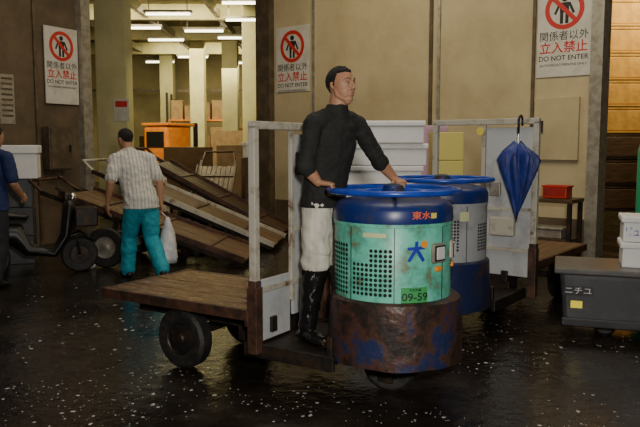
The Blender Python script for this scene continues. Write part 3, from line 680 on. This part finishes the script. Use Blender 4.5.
# ---------------------------------------------------------------- low charcoal cart
MC=TR(1.86,5.36,0,rad(-19))
ec=emp('charcoal_cart','charcoal grey low electric cart with yellow reflector','cart',MC)
bm=bmesh.new(); box(bm,(.70,.30,.30),(1.40,.56,.42))
for v in bm.verts:
    if v.co.z<.3 and v.co.x<.1: v.co.x+=.04
mk('body',bm,'cartg',ec,bevel=.035)
bm=bmesh.new(); box(bm,(.68,.28,.535),(1.44,.64,.045)); mk('deck',bm,'deckg',ec,bevel=.012)
bm=bmesh.new(); box(bm,(.70,.02,.13),(1.36,.03,.07)); mk('side_rail',bm,'black',ec,bevel=.01)
bm=bmesh.new(); box(bm,(.13,.018,.27),(.085,.01,.055)); mk('reflector',bm,'yellow',ec)
bm=bmesh.new(); box(bm,(.14,.020,.375),(.22,.006,.075)); nb_=mk('name_badge',bm,'black',ec)
text('lettering','ニチユ',.062,'white',nb_,(.14,.015,.375),sx=1.1)
for x in(.35,1.0):
    for y in(.20,.44): wheel('wheel',.085,.07,ec,(x,y,.085))
for i in range(2):
    b=fbox('foam_box','white polystyrene box with blue lettering on charcoal cart','box',None,(.60,.36,.198),0,group='boxes on the charcoal cart',MM=MC@Matrix.Translation((.735,.30,.5585+i*.20)))
    if i==1: text('lettering','ピュア',.078,'logob',b,(-.19,-.166,.075),sx=.72,bold=.008)
e=emp('gas_cylinder','slim green gas cylinder standing beyond the charcoal cart','gas cylinder',TR(3.03,6.42))
bm=bmesh.new(); lathe(bm,[(.10,0),(.115,.02),(.115,1.45),(.09,1.55),(.04,1.61),(.035,1.65)],28); mk('bottle',bm,'gcyl',e,smooth=True,auto=True)
bm=bmesh.new(); lathe(bm,[(.03,1.65),(.03,1.71),(.015,1.74)],16); box(bm,(.03,0,1.69),(.05,.02,.02)); mk('valve',bm,'chrome',e)
# ---------------------------------------------------------------- bench with basket
MB=TR(2.98,9.0,0,yawU)
e=emp('work_bench','dark cluttered work bench against panelled wall','bench',MB)
bm=bmesh.new(); box(bm,(0,0,.80),(.70,.45,.05)); mk('bench_top',bm,'woodd',e,bevel=.005)
for sx in(-1,1):
    for sy in(-1,1): bm=bmesh.new(); box(bm,(sx*.31,sy*.19,.387),(.05,.05,.775)); mk('leg',bm,'steel',e)
bm=bmesh.new(); box(bm,(0,0,.3),(.62,.38,.03)); mk('shelf',bm,'woodd',e)
eb=emp('basket','small red plastic basket on the bench','basket',MB@TR(.10,-.06,.826))
bm=bmesh.new()
box(bm,(0,0,.01),(.28,.2,.012))
for s in(-1,1):
    box(bm,(0,s*.105,.08),(.30,.012,.14)); box(bm,(s*.148,0,.08),(.012,.2,.14)); box(bm,(0,s*.108,.155),(.33,.02,.02)); box(bm,(s*.16,0,.155),(.02,.22,.02))
mk('basket_body',bm,'redp',eb,bevel=.004)
bm=bmesh.new()
for k in range(-5,6): box(bm,(k*.025,-.112,.08),(.008,.003,.1))
mk('basket_slots',bm,'black',eb)
fbox('foam_box','grimy white polystyrene tray under the bench','box',tuple((MB@V((-.02,0,.318)))),(.46,.30,.14),yawU,m='galv')
# ---------------------------------------------------------------- rack right interior
e=emp('storage_rack','tall steel storage rack holding orange crates','rack',TR(5.95,13.2))
for sx in(-.95,.95):
    for sy in(-.34,.34):
        bm=bmesh.new(); box(bm,(sx,sy,2.0),(.05,.05,4.0)); mk('upright',bm,'steel',e)
for k in range(8):
    bm=bmesh.new(); box(bm,(0,0,.3+k*.48),(1.86,.6,.03)); mk('shelf',bm,'orangeb' if k>2 else 'steel',e)
for k in range(8):
    for s in(-1,1):
        ec=emp('plastic_crate','orange plastic crate on steel rack' if k>2 else 'dark brown crate on steel rack','crate',TR(5.95+s*.42,13.2,.318+k*.48),'crates on the rack')
        bm=bmesh.new(); box(bm,(0,0,.19),(.78,.56,.38)); mk('crate_body',bm,'orangeb' if k>2 else 'woodd',ec,bevel=.02)
        bm=bmesh.new(); box(bm,(0,0,.41),(.80,.57,.05)); mk('crate_rim',bm,'orangeb' if k>2 else 'woodd',ec,bevel=.01)
e=emp('storage_rack','tall steel rack stacked with cartons in bright hall','rack',TR(-4.5,26.2))
for sx in(-1.08,1.08):
    for sy in(-.4,.4):
        bm=bmesh.new(); box(bm,(sx,sy,1.7),(.08,.08,3.4)); mk('upright',bm,'steel',e)
for k in range(3):
    bm=bmesh.new(); box(bm,(0,0,.3+k*1.05),(2.1,.85,.06)); mk('shelf',bm,'orange',e)
for k in range(3):
    for i in range(4):
        fbox('carton','brown cardboard carton on steel rack','box',(-5.25+i*.5,26.2,.331+k*1.05),(.46,.6,.5+.1*((i+k)%3)),0,'card','cartons on the hall rack',lid=False)
for i,(x,y,w,h,m) in enumerate([(-1.9,16.2,.9,1.5,'card'),(-2.5,20.2,1.0,1.9,'card'),(-6.8,19,1.1,1.9,'card'),(-1.2,15.0,.5,1.3,'styro'),(-7.8,16.5,1,1.8,'cartg'),(-5.5,23.5,.9,1.8,'woodd'),(-1.0,19.5,.8,2.2,'woodd'),(-3.3,17.6,1.0,1.45,'woodd'),(-3.1,24.5,1.2,2.1,'card')]):
    fbox('carton','bulky goods carton standing on hall floor','box',(x,y,0),(w,.8,h),.1*i,m,None,lid=False)
e=emp('forklift','compact orange forklift parked inside the hall','forklift',TR(-4.25,20.6,0,rad(65)))
bm=bmesh.new(); box(bm,(-.35,0,1.15),(1.1,.85,1.75)); mk('chassis_body',bm,'orange',e,bevel=.08)
bm=bmesh.new(); box(bm,(-.905,0,1.65),(.02,.6,.45)); mk('rear_window',bm,'black',e,bevel=.005)
bm=bmesh.new(); box(bm,(-.91,0,.62),(.02,.5,.25)); mk('radiator_grille',bm,'steel',e,bevel=.005)
bm=bmesh.new(); box(bm,(-.28,0,2.08),(1.3,.92,.08)); mk('overhead_guard',bm,'orange',e,bevel=.02)
for s in(-1,1):
    bm=bmesh.new(); box(bm,(.62,s*.3,1.1),(.1,.1,2.1)); mk('mast',bm,'steel',e)
    bm=bmesh.new(); box(bm,(.7,s*.22,.4),(.05,.12,.65)); box(bm,(1.15,s*.22,.09),(.95,.12,.04)); mk('fork',bm,'steel',e)
    wheel('wheel',.28,.2,e,(.3,s*.45,.28)); wheel('wheel',.24,.2,e,(-.65,s*.45,.24))
bm=bmesh.new(); box(bm,(.62,0,2.1),(.1,.7,.08)); mk('carriage',bm,'steel',e)
# ---------------------------------------------------------------- hand carts
def handcart(p,yaw,tilt,wm,L=2.1,W=.95,lab='dark wooden two-wheeled hand cart tipped with its end on the floor',rail=None,r=.25,wx=.48):
    mt=TR(p[0],p[1],p[2],yaw)@Matrix.Rotation(tilt,4,'Y')
    e=emp('hand_cart',lab,'hand cart',mt,'parked market hand carts')
    bm=bmesh.new(); n=8
    for i in range(n):
        y=-W/2+(i+.5)*W/n; box(bm,(-L/2,y,.06+random.uniform(-.004,.004)),(L-random.uniform(0,.04),W/n-.010,.03))
    mk('deck_planks',bm,wm,e,bevel=.003)
    bm=bmesh.new()
    for s in(-1,1): box(bm,(-L/2-.12,s*(W/2-.04),.02),(L+.24,.06,.06))
    for k in range(4): box(bm,(-.15-k*(L-.3)/3,0,.02),(.06,W,.05))
    mk('deck_frame',bm,'steel',e,bevel=.005)
    for s in(-1,1):
        bm=bmesh.new(); loft(bm,[(-L,s*(W/2-.04),.02),(-L-.25,s*(W/2-.06),.03),(-L-.45,s*(W/2-.1),.10)],[.022]*3,seg=10); mk('handle_shaft',bm,rail or 'steel',e,smooth=True)
        bm=bmesh.new(); box(bm,(-L/2,s*(W/2+.005),.085),(L,.03,.07)); mk('side_rail',bm,rail or 'galv',e)
    for k in range(3):
        bm=bmesh.new(); box(bm,(-L*(.2+.3*k),0,.085),(.05,W,.02)); mk('cross_batten',bm,'woodd',e)
    bm=bmesh.new(); loft(bm,[(-L-.44,W/2-.08,.10),(-L-.44,-W/2+.08,.10)],[.02,.02],seg=10); mk('handle_bar',bm,rail or 'steel',e,smooth=True)
    cx=-L*wx; hgt=p[2]+(-cx)*math.sin(tilt); zc=-(hgt-r)/math.cos(tilt)
    for s in(-1,1): wheel('wheel',r,.07,e,(cx,s*(W/2+.06),zc),hm='galv')
    bm=bmesh.new(); loft(bm,[(cx,-W/2-.05,zc),(cx,W/2+.05,zc)],[.02,.02],seg=10)
    for s in(-1,1): box(bm,(cx,s*(W/2-.04),zc/2),(.05,.04,abs(zc)))
    mk('axle',bm,'steel',e)
    return e
handcart((-.90,8.95,.02),rad(-5),rad(19),'woodm',L=2.45,W=1.05,rail='rust',wx=.68)
handcart((-.62,10.25,.02),rad(-6),rad(22.5),'woodm',L=2.6,W=1.0,rail='frame',wx=.55)
handcart((-.60,11.50,.02),rad(-7),rad(28),'woodd',L=2.4,W=.95,rail='rust')
handcart((-3.2,12.9,.02),rad(-75),rad(30),'woodd',L=1.6,W=.8,lab='dark wooden hand cart tipped up inside doorway',rail='rust')
handcart((-2.2,13.5,.02),rad(-92),rad(38),'woodm',L=1.6,W=.8,lab='dark wooden hand cart tipped up inside doorway',rail='rust')
fbox('carton','dark carton beneath a white box near doorway','box',(-1.30,14.2,0),(.55,.45,1.248),.3,'woodd',None,lid=False)
fbox('foam_box','white polystyrene box resting on dark carton','box',(-1.30,14.2,1.252),(.5,.35,.3),.3,'styro',None)
# ---------------------------------------------------------------- scooter
e=emp('motor_scooter','dark motor scooter parked between people and carts','scooter',TR(-3.30,8.05,0,rad(24)))
wheel('front_wheel',.21,.09,e,(.48,0,.21)); wheel('rear_wheel',.21,.10,e,(-.48,0,.21))
bm=bmesh.new(); loft(bm,[(-.68,0,.52),(-.5,0,.50),(-.2,0,.48),(-.08,0,.30),(.2,0,.24),(.33,0,.45),(.38,0,.8)],[(.06,.05),(.11,.12),(.13,.14),(.14,.08),(.14,.05),(.17,.06),(.12,.07)],side=(0,1,0),seg=18,rnd=True); mk('bodywork',bm,'black',e,smooth=True)
bm=bmesh.new(); loft(bm,[(-.72,0,.70),(-.4,0,.72),(-.1,0,.68)],[(.09,.04),(.13,.05),(.10,.04)],side=(0,1,0),seg=16,rnd=True); mk('seat',bm,'black',e,smooth=True)
bm=bmesh.new(); loft(bm,[(.36,0,.8),(.34,0,.95)],[.03,.03],seg=10); loft(bm,[(.26,.3,.98),(.33,.1,.96),(.33,-.1,.96),(.26,-.3,.98)],[.014]*4,seg=8); mk('handlebar',bm,'steel',e,smooth=True)
bm=bmesh.new(); ell(bm,(.42,0,.88),(.05,.07,.07)); mk('headlight',bm,'chrome',e,smooth=True)
for s in(-1,1):
    bm=bmesh.new(); loft(bm,[(.40,0,.7),(.48,s*.06,.21)],[.018,.018],seg=8); mk('front_fork',bm,'steel',e,smooth=True)
bm=bmesh.new(); loft(bm,[(.24,0,.30),(.34,0,.42),(.48,0,.47),(.64,0,.38)],[(.05,.03),(.08,.03),(.08,.03),(.05,.02)],side=(0,1,0),seg=12,rnd=True); mk('mudguard',bm,'black',e,smooth=True)
bm=bmesh.new(); box(bm,(.56,0,.66),(.26,.34,.22)); mk('front_basket',bm,'steel',e,bevel=.02)
bm=bmesh.new(); box(bm,(-.62,0,.88),(.34,.36,.28)); mk('luggage_box',bm,'cartg',e,bevel=.03)
bm=bmesh.new(); ell(bm,(.30,.33,1.12),(.015,.05,.035)); loft(bm,[(.28,.28,.98),(.3,.33,1.1)],[.006,.006],seg=6); mk('mirror',bm,'steel',e)
p=G(84,268); bm=bmesh.new(); vs=ell(bm,(0,0,.05),(.13,.09,.055),None,20)
for v in vs: v.co*=1+.25*noise.noise(v.co*22); v.co.z=max(v.co.z,.001)
o=mk('plastic_bag',bm,'bag',None,smooth=True,matrix=TR(p.x+.05,p.y-.1)); top(o,'crumpled white plastic bag lying on wet floor','bag')
# ---------------------------------------------------------------- ice chips
bm=bmesh.new()
for i in range(1900):
    px=random.uniform(-20,660); py=random.uniform(280,432)
    p=G(px,py,0)
    if noise.noise(V((p.x*1.3,p.y*1.3,3)))<random.uniform(-.2,.2): continue
    s=random.choice([.003,.003,.004,.004,.005,.006,.008,.012])*(.6+p.y/9)
    n=random.randint(4,6); h=random.uniform(.001,.003)
    st=random.uniform(.5,1.8); a0=random.uniform(0,6.28)
    vs=[]
    for k in range(n):
        a=2*math.pi*k/n; r=s*random.uniform(.6,1.2); x=r*math.cos(a)*st; y=r*math.sin(a)
        vs.append(bm.verts.new((p.x+x*math.cos(a0)-y*math.sin(a0),p.y+x*math.sin(a0)+y*math.cos(a0),.001)))
    c=bm.verts.new((p.x,p.y,.001+h))
    for k in range(n): bm.faces.new((vs[k],vs[(k+1)%n],c))
o=mk('ice_chips',bm,'ice'); top(o,'scattered white ice chips and scraps on wet floor','ice'); o['kind']='stuff'
# ---------------------------------------------------------------- lights
def area(name,loc,size,power,color,target):
    l=bpy.data.lights.new(name,'AREA'); l.size=size; l.energy=power; l.color=color
    o=bpy.data.objects.new(name,l); COL.objects.link(o); o.location=loc
    o.rotation_euler=(V(target)-V(loc)).to_track_quat('-Z','Y').to_euler(); return o
area('flash_light',(.25,-.1,1.95),.25,145,(1,.94,.86),(.3,5,1.2))
area('hall_fill',(.3,4.6,5.0),2.5,40,(1,.88,.70),(.3,4.9,0))
area('hall_fill',(.6,5.6,5.0),1.0,35,(1,.94,.82),(.8,7.4,1.2))  # added fill aimed at the foam box stack to whiten it, no fixture
area('hall_fill',(2.6,7.0,5.0),2.0,85,(1,.85,.58),(2.6,9.0,1.8))  # added wash that brightens the near end of the panelled wall, source unseen
area('hall_fill',(-2.6,8.2,5.0),2.0,50,(1,.84,.62),(-2.2,8.8,0))
area('hall_fill',(-.2,9.6,5.0),2.0,60,(1,.85,.58),(.2,12,1.8))  # added wash for the far end of the panelled wall, source unseen
area('interior_light',(-4,17,4.5),4,340,(1,.88,.50),(-4,19,0))
area('interior_light',(-4,24,4.5),4,340,(1,.88,.50),(-4,26,0))
area('interior_light',(6,11.5,4.6),1.5,110,(1,.78,.40),(6,13.2,2.8))
area('interior_light',(7,20,4.5),4,150,(1,.7,.34),(7,22,0))
w=bpy.data.worlds.new('world'); scn.world=w; w.use_nodes=True
w.node_tree.nodes['Background'].inputs[0].default_value=(.5,.42,.34,1); w.node_tree.nodes['Background'].inputs[1].default_value=.06
